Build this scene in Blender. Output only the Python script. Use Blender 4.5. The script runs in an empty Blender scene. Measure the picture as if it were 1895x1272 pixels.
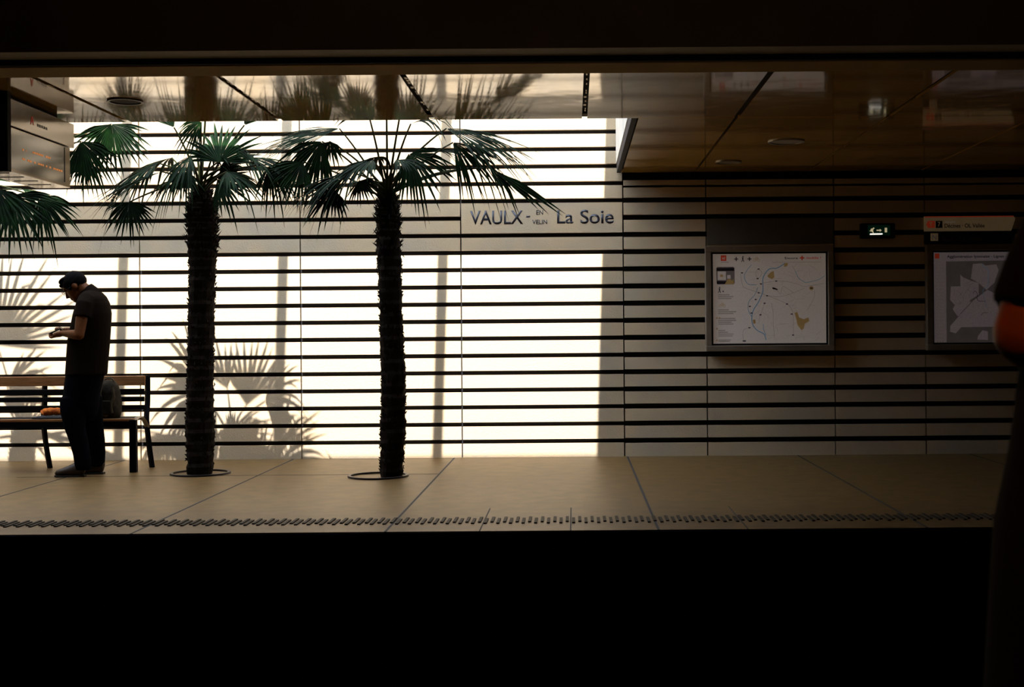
import bpy, bmesh, math, random
from mathutils import Vector, Matrix, noise

# ------------------------------------------------------------------ camera, world, sun, exposure
SC = bpy.context.scene
COL = SC.collection
F = 2350.0; VX = 1062.0; VY = 612.0; TH = 0.0078; CZ = 1.25      # focal length in pixels, principal point, roll, eye height
cd = bpy.data.cameras.new('camera'); cam = bpy.data.objects.new('camera', cd); COL.objects.link(cam)
cam.location = (0, 0, CZ)
cam.rotation_euler = (Matrix.Rotation(TH, 3, 'Y') @ Matrix.Rotation(math.pi/2, 3, 'X')).to_euler()
cd.sensor_width = 36; cd.lens = F/1895*36
cd.shift_x = -(VX-947.5)/1895; cd.shift_y = -(636-VY)/1895
cd.dof.use_dof = True; cd.dof.focus_distance = 11.6; cd.dof.aperture_fstop = 6.3
SC.camera = cam
w = bpy.data.worlds.new('sky'); SC.world = w; w.use_nodes = True
w.node_tree.nodes['Background'].inputs[0].default_value = (0.70, 0.82, 1.0, 1)
w.node_tree.nodes['Background'].inputs[1].default_value = 11.0
sd = bpy.data.lights.new('sun', 'SUN'); sun = bpy.data.objects.new('sun', sd); COL.objects.link(sun)
sd.energy = 20.5; sd.color = (1.0, 0.99, 1.0); sd.angle = math.radians(0.35)
SUN_DIR = Vector((-0.065, 1.0, -1.8)).normalized()
sun.rotation_euler = SUN_DIR.to_track_quat('-Z', 'Y').to_euler(); sun.location = (0, 4, 12)
SC.view_settings.view_transform = 'Standard'; SC.view_settings.look = 'None'
SC.view_settings.exposure = 0.0; SC.view_settings.gamma = 1; SC.view_settings.use_curve_mapping = False

D = 12.56      # wall
RZ = 5.9; H = 2.8
def at(px, py, d):
    u0 = px-VX; v0 = VY-py; c = math.cos(TH); s = math.sin(TH)
    u = u0*c + v0*s; v = v0*c - u0*s
    return Vector((u*d/F, d, CZ + v*d/F))

# ------------------------------------------------------------------ materials
def mat(name, col, rough=0.6, metal=0.0, col2=None, scale=8, detail=4, bump=0.0, bscale=None, emit=None, estr=0,
        spec=None, coat=0, trans=0, coords='Object', stretch=None):
    m = bpy.data.materials.new(name); m.use_nodes = True; nt = m.node_tree; b = nt.nodes['Principled BSDF']
    b.inputs['Roughness'].default_value = rough; b.inputs['Metallic'].default_value = metal
    if spec is not None: b.inputs['Specular IOR Level'].default_value = spec
    if coat: b.inputs['Coat Weight'].default_value = coat; b.inputs['Coat Roughness'].default_value = 0.05
    if emit: b.inputs['Emission Color'].default_value = (*emit, 1); b.inputs['Emission Strength'].default_value = estr
    tc = nt.nodes.new('ShaderNodeTexCoord'); mp = nt.nodes.new('ShaderNodeMapping')
    nt.links.new(tc.outputs[coords], mp.inputs[0])
    if stretch: mp.inputs['Scale'].default_value = stretch
    nz = nt.nodes.new('ShaderNodeTexNoise'); nz.inputs['Scale'].default_value = scale; nz.inputs['Detail'].default_value = detail
    nt.links.new(mp.outputs[0], nz.inputs['Vector'])
    cr = nt.nodes.new('ShaderNodeValToRGB')
    c2 = col2 or tuple(c*0.82 for c in col)
    cr.color_ramp.elements[0].position = 0.35; cr.color_ramp.elements[1].position = 0.65
    cr.color_ramp.elements[0].color = (*c2, 1); cr.color_ramp.elements[1].color = (*col, 1)
    nt.links.new(nz.outputs[0], cr.inputs[0]); nt.links.new(cr.outputs[0], b.inputs['Base Color'])
    if bump:
        n2 = nt.nodes.new('ShaderNodeTexNoise'); n2.inputs['Scale'].default_value = bscale or scale
        nt.links.new(mp.outputs[0], n2.inputs['Vector'])
        bp = nt.nodes.new('ShaderNodeBump'); bp.inputs['Strength'].default_value = 1; bp.inputs['Distance'].default_value = bump
        nt.links.new(n2.outputs[0], bp.inputs['Height']); nt.links.new(bp.outputs[0], b.inputs['Normal'])
    if trans:
        b.inputs['Transmission Weight'].default_value = trans
    return m

M = {}
M['stone'] = mat('limestone', (.55, .405, .24), .8, col2=(.45, .36, .245), scale=2.6, detail=12, bump=.002, bscale=90)
M['stone_shaded'] = mat('shaded_limestone', (.40, .26, .13), .8, col2=(.30, .19, .09), scale=22, detail=8, bump=.002, bscale=90)  # darker copy of the limestone, shade put into its colour; not assigned
M['black'] = mat('black_void', (.003, .003, .005), .9)
M['navy'] = mat('dark_platform_face', (.004, .004, .014), .95, spec=.05)
M['beam'] = mat('dark_brown_soffit', (.26, .20, .12), .8, scale=3)
M['dark'] = mat('dark_plaster', (.05, .035, .02), .9)
M['well_lit'] = mat('plaster_lit', (.6, .58, .52), .9, scale=4)  # lighter copy of the well plaster: brightness of the right side put into colour
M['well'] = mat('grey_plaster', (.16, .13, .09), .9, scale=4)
M['panel'] = mat('glossy_enamel_ceiling', (.46, .265, .06), .09, scale=3, col2=(.40, .225, .05), bump=.006, bscale=2.4, coat=.75, spec=.9)
M['lip'] = mat('painted_edge', (.70, .47, .18), .6, scale=4)
M['metal'] = mat('dark_metal', (.02, .02, .025), .45, .3)
M['steel'] = mat('brushed_steel', (.30, .26, .20), .4, .8)
M['bframe'] = mat('black_steel', (.003, .003, .006), .6, spec=.1)
M['wood'] = mat('orange_brown_timber', (.38, .17, .06), .45, col2=(.24, .10, .03), scale=6, stretch=(1, 8, 8))
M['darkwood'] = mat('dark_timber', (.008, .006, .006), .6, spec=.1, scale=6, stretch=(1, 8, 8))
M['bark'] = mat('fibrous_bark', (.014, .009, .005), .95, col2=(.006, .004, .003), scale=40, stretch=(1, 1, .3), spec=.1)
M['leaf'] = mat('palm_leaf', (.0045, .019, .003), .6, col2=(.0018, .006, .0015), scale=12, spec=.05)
M['leafdry'] = mat('dry_palm_leaf', (.16, .12, .06), .6, col2=(.07, .06, .025), scale=12)
M['stalk'] = mat('leaf_stalk', (.025, .03, .010), .6, spec=.05)
M['skin'] = mat('skin', (.13, .040, .010), .55, scale=30, spec=.15, col2=(.10, .032, .008))
M['hair'] = mat('dark_hair', (.004, .003, .003), .8, spec=.05, scale=80, stretch=(1, 1, .3))
M['shirt'] = mat('dark_polo_cloth', (.010, .006, .004), .95, scale=60, spec=.03, col2=(.007, .005, .0035), bump=.004, bscale=14)
M['trouser'] = mat('dark_trouser_cloth', (.002, .002, .004), .95, spec=.03, scale=60, bump=.004, bscale=12)
M['shoe'] = mat('brown_leather', (.035, .016, .006), .6)
M['sole'] = mat('dark_rubber', (.01, .008, .006), .7)
M['glass_lens'] = mat('clear_lens', (.9, .9, .9), .05, trans=1.0)
M['phone'] = mat('phone_casing', (.02, .02, .022), .2)
M['screen'] = mat('phone_glass', (.01, .01, .012), .05)
M['canvas'] = mat('olive_canvas', (.035, .026, .015), .85, spec=.1, col2=(.010, .008, .005), scale=16, bump=.01, bscale=14)
M['strap'] = mat('pale_webbing', (.11, .09, .06), .8, spec=.1, scale=40)
M['orange_pack'] = mat('orange_wrapper', (.55, .15, .015), .7, spec=.1, col2=(.25, .04, .008), scale=26, bump=.01, bscale=16)
M['paper'] = mat('newsprint', (.05, .05, .055), .8, scale=50)
M['poster'] = mat('backlit_map_paper', (.66, .60, .56), .5, scale=60, col2=(.60, .55, .51), emit=(.80, .66, .56), estr=.10)
M['poster2'] = mat('backlit_mauve_paper', (.60, .52, .56), .5, scale=60, col2=(.52, .45, .5), emit=(.62, .50, .52), estr=.065)
M['mapgrey'] = mat('map_grey_ink', (.22, .19, .18), .5, emit=(.35, .28, .27), estr=.045)
M['mapline'] = mat('map_line_ink', (.30, .26, .24), .5, emit=(.5, .42, .36), estr=.06)
M['mapdark'] = mat('map_dark_ink', (.03, .02, .03), .5)
M['mapwash'] = mat('map_text_ink', (.42, .36, .33), .5, emit=(.6, .5, .44), estr=.07)
M['river'] = mat('map_blue_ink', (.16, .34, .48), .5, emit=(.2, .42, .58), estr=.08)
M['ochre'] = mat('map_ochre_ink', (.50, .32, .12), .5, emit=(.6, .38, .14), estr=.08)
M['red'] = mat('red_ink', (.60, .05, .02), .5, emit=(.8, .08, .03), estr=.09)
M['green'] = mat('exit_green_glass', (.01, .05, .03), .3, emit=(.0, .2, .1), estr=.02)
M['exitwhite'] = mat('exit_lit_white', (.5, .45, .3), .4, emit=(1, .85, .5), estr=.35)
M['exitlamp'] = mat('exit_lamp_strip', (.8, .8, .75), .4, emit=(1, .95, .85), estr=1.0)
M['dimtext'] = mat('dim_text_ink', (.12, .10, .10), .5)
M['cream'] = mat('cream_plate', (.62, .44, .22), .5, emit=(.6, .42, .22), estr=.05)
M['navyplate'] = mat('navy_plate', (.01, .015, .05), .5)
M['cassing'] = mat('display_casing', (.24, .16, .07), .14, .1, scale=4, col2=(.20, .13, .055), spec=1.0)
M['dglass'] = mat('display_glass', (.16, .13, .08), .12, scale=4, spec=.9)
M['led'] = mat('orange_led', (.5, .15, .03), .4, emit=(1, .32, .06), estr=.35)
M['letter'] = mat('dark_lettering', (.01, .01, .02), .5)
M['frame'] = mat('bronze_aluminium', (.30, .24, .17), .4, .4)
M['plate'] = mat('dark_grey_plate', (.10, .085, .06), .6)

# ------------------------------------------------------------------ helpers
def box(bm, c, s, rot=None):
    vs = []
    for dx in (-.5, .5):
        for dy in (-.5, .5):
            for dz in (-.5, .5):
                v = Vector((dx*s[0], dy*s[1], dz*s[2]))
                if rot: v = rot @ v
                vs.append(bm.verts.new(v + Vector(c)))
    for f in ((0,1,3,2),(4,6,7,5),(0,4,5,1),(2,3,7,6),(0,2,6,4),(1,5,7,3)):
        bm.faces.new([vs[i] for i in f])
def box2(bm, a, b):
    a = Vector(a); b = Vector(b)
    box(bm, (a+b)/2, [abs(b[i]-a[i]) for i in range(3)])
def tube(bm, pts, rad, n=8, up=None, flat=1.0, cap=True):
    pts = [Vector(p) for p in pts]; rings = []; prev = None
    for i, p in enumerate(pts):
        t = (pts[min(i+1, len(pts)-1)] - pts[max(i-1, 0)]).normalized()
        ref = Vector(up) if up else (Vector((0, 1, 0)) if abs(t.y) < .9 else Vector((1, 0, 0)))
        a = (ref - t*ref.dot(t)).normalized(); b = t.cross(a)
        r = rad[i] if isinstance(rad, (list, tuple)) else rad
        ra, rb = r if isinstance(r, (list, tuple)) else (r, r*flat)
        rings.append([bm.verts.new(p + a*ra*math.cos(2*math.pi*k/n) + b*rb*math.sin(2*math.pi*k/n)) for k in range(n)])
    for i in range(len(rings)-1):
        for k in range(n):
            bm.faces.new((rings[i][k], rings[i][(k+1) % n], rings[i+1][(k+1) % n], rings[i+1][k]))
    if cap:
        bm.faces.new(rings[0][::-1]); bm.faces.new(rings[-1])
def ell(bm, c, r, rot=None, seg=16):
    mtx = Matrix.Translation(Vector(c)) @ ((rot.to_4x4() if rot else Matrix.Identity(4)) @ Matrix.Diagonal((*r, 1)))
    bmesh.ops.create_uvsphere(bm, u_segments=seg, v_segments=seg*2//3, radius=1, matrix=mtx)
def cyl(bm, c, r, h, axis='z', n=28):
    ax = {'z': Vector((0, 0, 1)), 'y': Vector((0, 1, 0)), 'x': Vector((1, 0, 0))}[axis]
    tube(bm, [Vector(c)-ax*h/2, Vector(c)+ax*h/2], r, n)
def ring(bm, c, r0, r1, h, n=40):
    prof = [(r0, -h/2), (r1, -h/2), (r1, h/2), (r0, h/2)]
    rs = [[bm.verts.new(Vector(c)+Vector((r*math.cos(2*math.pi*k/n), r*math.sin(2*math.pi*k/n), z))) for r, z in prof] for k in range(n)]
    for k in range(n):
        a, b = rs[k], rs[(k+1) % n]
        for j in range(4): bm.faces.new((a[j], b[j], b[(j+1) % 4], a[(j+1) % 4]))
def poly(bm, pts, y, th=.001):
    """flat printed shape in the XZ plane, facing -Y"""
    f = [bm.verts.new((p[0], y-th, p[1])) for p in pts]; g = [bm.verts.new((p[0], y, p[1])) for p in pts]
    bm.faces.new(f)
    n = len(pts)
    for i in range(n): bm.faces.new((f[i], g[i], g[(i+1) % n], f[(i+1) % n]))
def ribbon(bm, pts, wd, y, th=.001):
    for i in range(len(pts)-1):
        a = Vector((pts[i][0], pts[i][1])); b = Vector((pts[i+1][0], pts[i+1][1])); t = (b-a)
        if t.length < 1e-6: continue
        t.normalize(); nrm = Vector((-t.y, t.x))*wd/2; e = t*wd*.3
        poly(bm, [a-e+nrm, b+e+nrm, b+e-nrm, a-e-nrm], y, th)
def smooth_curve(pts, k=6):
    out = []
    P = [Vector(p) for p in pts]; P = [P[0]*2-P[1]] + P + [P[-1]*2-P[-2]]
    for i in range(1, len(P)-2):
        for j in range(k):
            t = j/k
            out.append(.5*((2*P[i]) + (P[i+1]-P[i-1])*t + (2*P[i-1]-5*P[i]+4*P[i+1]-P[i+2])*t*t + (3*P[i]-P[i-1]-3*P[i+1]+P[i+2])*t**3))
    out.append(P[-2]); return out
def build(name, bm, m, parent=None, smooth=False, recalc=True, bevel=0, loc=None, voxel=0, sm=0):
    if recalc: bmesh.ops.recalc_face_normals(bm, faces=bm.faces)
    me = bpy.data.meshes.new(name); bm.to_mesh(me); bm.free()
    o = bpy.data.objects.new(name, me); COL.objects.link(o)
    me.materials.append(M[m] if isinstance(m, str) else m)
    if voxel:
        r = o.modifiers.new('r', 'REMESH'); r.mode = 'VOXEL'; r.voxel_size = voxel
        if sm:
            s = o.modifiers.new('s', 'SMOOTH'); s.iterations = sm; s.factor = .5
        dg = bpy.context.evaluated_depsgraph_get()
        nm = bpy.data.meshes.new_from_object(o.evaluated_get(dg)); o.modifiers.clear(); o.data = nm
        nm.materials.clear(); nm.materials.append(M[m]); me = nm
    if bevel:
        b = o.modifiers.new('b', 'BEVEL'); b.width = bevel; b.segments = 2
    if smooth:
        for p in me.polygons: p.use_smooth = True
    if loc: o.location = loc
    if parent: put(o, parent)
    return o
def put(o, parent):                                   # parent, keeping the world-space place
    o.parent = parent; o.matrix_parent_inverse = Matrix.Translation(-(world_loc(parent)))
def world_loc(o):
    return o.location.copy() if not o.parent else Vector((0, 0, 0)) if o.type == 'MESH' else o.location.copy()
def thing(name, label, cat, loc=(0, 0, 0), group=None):
    o = bpy.data.objects.new(name, None); COL.objects.link(o); o.location = loc; o.empty_display_size = .1
    o['label'] = label; o['category'] = cat
    if group: o['group'] = group
    return o
def tag(o, label, cat, group=None):
    o['label'] = label; o['category'] = cat
    if group: o['group'] = group
    return o
def struct(name, bm, m, **k):
    o = build(name, bm, m, **k); o['kind'] = 'structure'; return o
def text(name, s, x0, x1, z0, z1, y, m, parent, th=.0015, keep=False):
    cu = bpy.data.curves.new('t', 'FONT'); cu.body = s; cu.size = 1; cu.offset = .012
    o = bpy.data.objects.new('t', cu); COL.objects.link(o)
    bpy.context.view_layer.update()
    me = bpy.data.meshes.new_from_object(o.evaluated_get(bpy.context.evaluated_depsgraph_get()))
    bpy.data.objects.remove(o)
    xs = [v.co.x for v in me.vertices]; ys = [v.co.y for v in me.vertices]
    ax, bx, ay, by = min(xs), max(xs), min(ys), max(ys)
    for v in me.vertices:
        v.co = Vector((x0+(v.co.x-ax)/(bx-ax)*(x1-x0), y, z0+(v.co.y-ay)/(by-ay)*(z1-z0)))
    bm = bmesh.new(); bm.from_mesh(me)
    r = bmesh.ops.extrude_face_region(bm, geom=list(bm.faces))
    for v in [g for g in r['geom'] if isinstance(g, bmesh.types.BMVert)]: v.co.y -= th
    return build(name, bm, m, parent)
def pxr(x0, x1, y0, y1, d):
    """pixel rectangle -> X0, X1, Z0(bottom), Z1(top) at depth d"""
    a = at(x0, (y0+y1)/2, d).x; b = at(x1, (y0+y1)/2, d).x
    z1 = at((x0+x1)/2, y0, d).z; z0 = at((x0+x1)/2, y1, d).z
    return a, b, z0, z1

# ------------------------------------------------------------------ SETTING: back wall
XE = [-10.65, -9.06, -7.47, -5.88, -4.29, -2.70, -1.112, .494, 1.315, 2.58, 3.477, 4.9, 6.4, 8.0, 10.0, 12.0]
P0, PITCH, GAP, VG = .157, .17, .042, .013
joints = [P0 + PITCH*k for k in range(36)]
bmA = bmesh.new(); bmB = bmesh.new()
for i in range(len(XE)-1):
    x0, x1 = XE[i]+VG/2, XE[i+1]-VG/2
    GAP = .042 if XE[i] < .4 else .052
    tgt = bmA if XE[i+1] < .6 else bmB
    z = 0.0
    for k, j in enumerate(joints):
        if i == 6 and k in (12, 13):
            if k == 12: z12 = z; z = j+GAP/2
            if k == 13: z = joints[13]+GAP/2
            if k == 12:
                box2(tgt, (x0, D, z12), (x1, D+.05, j-GAP/2))
            continue
        if i == 6 and k == 14:
            SIGN = (x0, x1, joints[12]+GAP/2+.0, joints[14]-GAP/2); z = j+GAP/2; continue
        if j > 6.0: break
        if XE[i] > .4 and j > 2.75:
            box2(tgt, (x0, D, z), (x1, D+.05, 2.66)); break
        box2(tgt, (x0, D, z), (x1, D+.05, j-GAP/2)); z = j+GAP/2
struct('wall_back', bmA, 'stone')
struct('wall_back.001', bmB, 'stone')
bm = bmesh.new(); box2(bm, (-14, D+.052, 0), (14, D+.12, 6.2)); struct('trim_1', bm, 'black')

# name panel: a tall stone slab with dark letters
sx0, sx1, sz0, sz1 = SIGN
t = thing('station_sign', 'pale stone name panel reading VAULX-EN-VELIN La Soie in black letters', 'sign', ((sx0+sx1)/2, D, sz0))
bm = bmesh.new(); box2(bm, (sx0, D-.002, sz0), (sx1, D+.05, sz1)); build('stone_panel', bm, 'stone', t)
for s, x0, x1, y0, y1 in (('VAULX', 870, 968, 390, 415.5), ('-', 974, 981, 399.5, 402.5), ('EN', 992.5, 1005, 389, 397.5),
                          ('VELIN', 985, 1012.5, 407, 415), ('La', 1031, 1061, 389.5, 414), ('Soie', 1074, 1135.5, 388, 414)):
    a, b, c, e = pxr(x0, x1, y0, y1, D); text('lettering', s, a, b, c, e, D-.002, 'letter', t)

# ------------------------------------------------------------------ SETTING: floor
EDGE = 7.94
def floor_mat():
    m = mat('platform_paving', (.115, .064, .017), .45, spec=.3, col2=(.075, .042, .011), scale=7, detail=12, bump=.0012, bscale=120)
    nt = m.node_tree; b = nt.nodes['Principled BSDF']; src = b.inputs['Base Color'].links[0].from_socket
    tc = nt.nodes.new('ShaderNodeTexCoord'); sp = nt.nodes.new('ShaderNodeSeparateXYZ'); nt.links.new(tc.outputs['Object'], sp.inputs[0])
    def mth(op, a, bb):
        n = nt.nodes.new('ShaderNodeMath'); n.operation = op
        for i, v in enumerate((a, bb)):
            if hasattr(v, 'is_output'): nt.links.new(v, n.inputs[i])
            else: n.inputs[i].default_value = v
        return n.outputs[0]
    def line(sock, pos, wd): return mth('LESS_THAN', mth('ABSOLUTE', mth('SUBTRACT', sock, pos), 0), wd)
    X, Y = sp.outputs[0], sp.outputs[1]
    tot = 0.0
    for p in (-7.8, -6.1, -4.45, -2.78, -1.19, .52, 2.2, 3.9): tot = mth('ADD', tot, line(X, p, .012))
    for p in (8.05, 9.95): tot = mth('ADD', tot, mth('MULTIPLY', line(Y, p, .003), .35))
    near = mth('LESS_THAN', Y, 9.0)
    for p in (-.60, -.03, 1.08): tot = mth('ADD', tot, mth('MULTIPLY', mth('MULTIPLY', line(X, p, .004), near), .7))
    rng = mth('LESS_THAN', mth('ABSOLUTE', mth('SUBTRACT', X, -3.1), 0), 1.9)
    tot = mth('ADD', tot, mth('MULTIPLY', line(Y, 11.15, .012), rng))
    tot = mth('MINIMUM', tot, 1.0)
    mx = nt.nodes.new('ShaderNodeMix'); mx.data_type = 'RGBA'; nt.links.new(tot, mx.inputs[0]); nt.links.new(src, mx.inputs[6])
    mx.inputs[7].default_value = (.03, .02, .012, 1); nt.links.new(mx.outputs[2], b.inputs['Base Color'])
    # large soft wear patches
    return m
M['floor'] = floor_mat()
bm = bmesh.new(); box2(bm, (-14, EDGE, -.18), (14, D+.12, 0)); struct('floor', bm, 'floor')
bm = bmesh.new()       # dark joint filler between the paving slabs
for p in (-7.8, -6.1, -4.45, -2.78, -1.19, .52, 2.2, 3.9): box2(bm, (p-.006, EDGE+.002, 0), (p+.006, D-.01, .0012))
for p in (-.60, -.03, 1.08): box2(bm, (p-.004, EDGE+.002, 0), (p+.004, 8.95, .001))
box2(bm, (-4.9, 11.14, 0), (-1.2, 11.155, .0012)); struct('trim_11', bm, 'black')
bm = bmesh.new(); box2(bm, (-14, EDGE+.03, -1.2), (14, D+.12, -.18)); struct('trim_2', bm, 'navy')
bm = bmesh.new(); box2(bm, (-14, EDGE-.012, -.18), (14, EDGE-.0005, -.008)); struct('trim_3', bm, 'navy')
bm = bmesh.new()
k = 0; x = -6.5
while x < 5.5:
    box2(bm, (x, 8.235+.055*(k % 2), 0), (x+.02, 8.445+.055*(k % 2), .008)); k += 1
    x += .041
M['tact'] = mat('tactile_ribs', (.022, .017, .012), .6, spec=.1)
struct('trim_4', bm, 'tact')
bm = bmesh.new(); box2(bm, (-14, 2.2, -1.35), (14, EDGE+.03, -1.2)); struct('floor_track', bm, 'black')
bm = bmesh.new(); box2(bm, (-14, -3, -1.35), (14, 2.2, 0)); struct('floor_near', bm, 'dark')
for nm, a, b in (('wall_left', (-14.2, -3, -1.35), (-14, D+.12, RZ)), ('wall_right', (14, -3, -1.35), (14.2, D+.12, RZ)),
                 ('wall_near', (-14, -3.2, -1.35), (14, -3, RZ))):
    bm = bmesh.new(); box2(bm, a, b); struct(nm, bm, 'dark')

# ------------------------------------------------------------------ SETTING: ceiling
OX = .43; OY = 9.29
yj = [7.65, OY, 10.84, D-.06]
xj = [.09+1.11*k for k in range(-13, 13)]
bm = bmesh.new()
for i in range(len(xj)-1):
    for j in range(3):
        x0, x1, y0, y1 = xj[i], xj[i+1], yj[j], yj[j+1]
        if j > 0:
            if x1 < OX: continue
            x0 = max(x0, OX)
        gx = .019 if j == 0 else .012
        gx0 = .055 if x0 == OX else gx
        gy = .007
        box2(bm, (x0+gx0, y0+(gy if j else 0), H), (x1-gx, y1-gy, H+.02))
struct('ceiling', bm, 'panel')
bm = bmesh.new()      # void above the panels
box2(bm, (-14, 7.52, H+.045), (14, OY-.001, H+.1)); box2(bm, (OX+.005, OY, H+.045), (14, D+.05, H+.1)); struct('ceiling_void', bm, 'black')
# dotted slot rails in the wide joints
bm = bmesh.new(); random.seed(4)
for xx in xj:
    if -5.7 < xx < .3:
        y = 7.72
        while y < 9.2:
            if random.random() < .6: box2(bm, (xx-.006+random.uniform(-.006, .006), y, H+.012), (xx+.006, y+.05, H+.016))
            y += .075
struct('trim_5', bm, 'steel')
bm = bmesh.new()      # front lip, tilted
vs = [(7.65, H), (7.55, H+.038), (7.55, H+.05), (7.67, H+.02)]
L_ = [bm.verts.new((-14, a, b)) for a, b in vs]; R_ = [bm.verts.new((14, a, b)) for a, b in vs]
for i in range(4): bm.faces.new((L_[i], L_[(i+1) % 4], R_[(i+1) % 4], R_[i]))
bm.faces.new(L_); bm.faces.new(R_[::-1]); struct('trim_6', bm, 'lip')
bm = bmesh.new(); box2(bm, (-14, 7.30, 2.875), (14, 7.50, 4.3)); struct('trim_7', bm, 'beam')
bm = bmesh.new(); box2(bm, (-14, -3.2, 4.3), (14, OY-.1, 4.4)); struct('ceiling_track', bm, 'dark')
# light well above the palms
bm = bmesh.new(); box2(bm, (-10.6, OY-.1, H+.02), (OX, OY, RZ)); struct('wall_well_front', bm, 'well')
bm = bmesh.new(); box2(bm, (OX, OY-.1, H+.1), (OX+.1, D+.05, RZ)); struct('wall_well_right', bm, 'well_lit')
bm = bmesh.new(); box2(bm, (-10.7, OY-.1, H+.02), (-10.6, D+.05, RZ)); struct('wall_well_left', bm, 'well')
bm = bmesh.new()
box2(bm, (-14, OY-.1, RZ-.05), (14, OY, RZ)); box2(bm, (OX, OY, RZ), (14, D+.12, RZ+.08)); box2(bm, (-14, OY, RZ), (-10.6, D+.12, RZ+.08))
box2(bm, (-10.6, D-.02, RZ), (OX, D+.12, RZ+.08))
box2(bm, (-14.2, -3.2, RZ-.05), (14.2, OY-.1, RZ)); struct('roof', bm, 'dark')
bm = bmesh.new(); box2(bm, (-10.6, 10.41, RZ), (OX, 10.69, RZ+.02)); struct('trim_8', bm, 'metal')
bm = bmesh.new()
for k in range(1, 7): box2(bm, (OX-1.58*k-.05, OY, RZ-.03), (OX-1.58*k+.05, D, RZ))
struct('trim_9', bm, 'metal')
# edge strip of the opening
bm = bmesh.new(); box2(bm, (OX+.004, OY+.002, H), (OX+.043, D-.06, H+.06)); struct('trim_10', bm, 'black')

# ------------------------------------------------------------------ palms
def trunk_mesh(pts, wid, seed):
    """pts: (px,py) of the axis bottom to top, wid in px, at depth d given as third"""
    random.seed(seed); bm = bmesh.new()
    C = [at(*p) for p in pts]; W = [w_*p[2]/F/2 for w_, p in zip(wid, pts)]
    C[0].z = 0
    Cs = smooth_curve(C, 14); n = 20
    Ws = []
    for i in range(len(Cs)):
        q = i/14; a = int(min(q, len(W)-2)); f = q-a; Ws.append(W[a]*(1-f)+W[min(a+1, len(W)-1)]*f)
    rings = []
    for i, c in enumerate(Cs):
        rr = []
        for k in range(n):
            a = 2*math.pi*k/n; dr = Vector((math.cos(a), math.sin(a), 0))
            nn = noise.noise(Vector((math.cos(a)*1.6, math.sin(a)*1.6, c.z*9+seed*7)))
            r = Ws[i]*(.93+.13*nn + .04*((i % 3)-1))
            rr.append(bm.verts.new(c+dr*r))
        rings.append(rr)
    for i in range(len(rings)-1):
        for k in range(n): bm.faces.new((rings[i][k], rings[i][(k+1) % n], rings[i+1][(k+1) % n], rings[i+1][k]))
    bm.faces.new(rings[0][::-1]); bm.faces.new(rings[-1])
    for q in range(1100):          # leaf-base stubs and fibres
        i = random.randrange(2, len(Cs)-1); a = random.uniform(0, 2*math.pi); dr = Vector((math.cos(a), math.sin(a), 0)); sd_ = Vector((-dr.y, dr.x, 0))
        top = Cs[i].z/Cs[-1].z
        base = Cs[i]+dr*Ws[i]*.92
        ln = random.uniform(.006, .020)*(1+1.5*(top > .78)); wd = random.uniform(.004, .014)
        upd = random.choice((1, 1, .6, -.9))
        tip = base+dr*ln+Vector((0, 0, upd*ln*1.3))+sd_*random.uniform(-.012, .012)
        v = [bm.verts.new(base-sd_*wd+Vector((0, 0, -.01))), bm.verts.new(base+sd_*wd+Vector((0, 0, -.01))), bm.verts.new(base+Vector((0, 0, .014))), bm.verts.new(tip)]
        bm.faces.new((v[0], v[1], v[3])); bm.faces.new((v[1], v[2], v[3])); bm.faces.new((v[2], v[0], v[3]))
    return bm
def frond(parent, crown, hub, tip, spread, up, droop, nb, seed, m='leaf', fold=.35, inner=.38, jag=.28, wcap=.016):
    if nb > 17: nb = int(nb*.74)
    random.seed(seed)
    ax = tip-hub; L = ax.length*(1.12 if spread > 33 and nb > 17 else 1); ax.normalize()
    up = Vector(up); nrm = (up-ax*up.dot(ax)).normalized(); b = nrm.cross(ax)
    bm = bmesh.new(); sp = math.radians(spread); step = 2*sp/max(nb-1, 1)
    for i in range(nb):
        ph = -sp+step*i + random.uniform(-.15, .15)*step
        dr = ax*math.cos(ph)+b*math.sin(ph)
        sd_ = (-ax*math.sin(ph)+b*math.cos(ph))
        l = L*(1-.28*(abs(ph)/max(sp, .01))**2)*random.uniform(1-jag, 1.04)
        dp = droop*random.uniform(.4, 1.8)
        bend = random.uniform(.0, 1.0) < .15
        wmax = math.tan(step/2)*L*inner*1.25 if step < 1 else .02
        wmax = min(max(wmax, .006), wcap)
        prev = None
        for j in range(8):
            t = [.02, .18, .34, .5, .65, .8, .91, 1.0][j]
            wv = min(math.tan(step/2)*l*t*1.12, wmax) if t < .5 else wmax*(1-((t-.5)/.5)**1.6)
            wv = max(wv, .0006)
            dz = -dp*l*(t**2.6)
            if bend and t > .6: dz -= (t-.6)*l*.8
            p = hub+dr*l*t*(1-.12*dp*t*t)+Vector((0, 0, dz))
            cur = [bm.verts.new(p-sd_*wv+nrm*wv*fold), bm.verts.new(p-nrm*wv*fold*.5), bm.verts.new(p+sd_*wv+nrm*wv*fold)]
            if prev:
                bm.faces.new((prev[0], prev[1], cur[1], cur[0])); bm.faces.new((prev[1], prev[2], cur[2], cur[1]))
            prev = cur
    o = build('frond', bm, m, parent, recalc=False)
    bm = bmesh.new(); dist = (hub-crown).length
    pts = []
    for j in range(9):
        t = j/8
        mid = (crown+hub)/2+Vector((0, 0, .10*dist))
        pts.append(crown*(1-t)**2+mid*2*t*(1-t)+hub*t*t)
    tube(bm, pts, [.012-.006*j/8 for j in range(9)], 6)
    s = build('petiole', bm, 'stalk'); put_sub(s, o)
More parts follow.
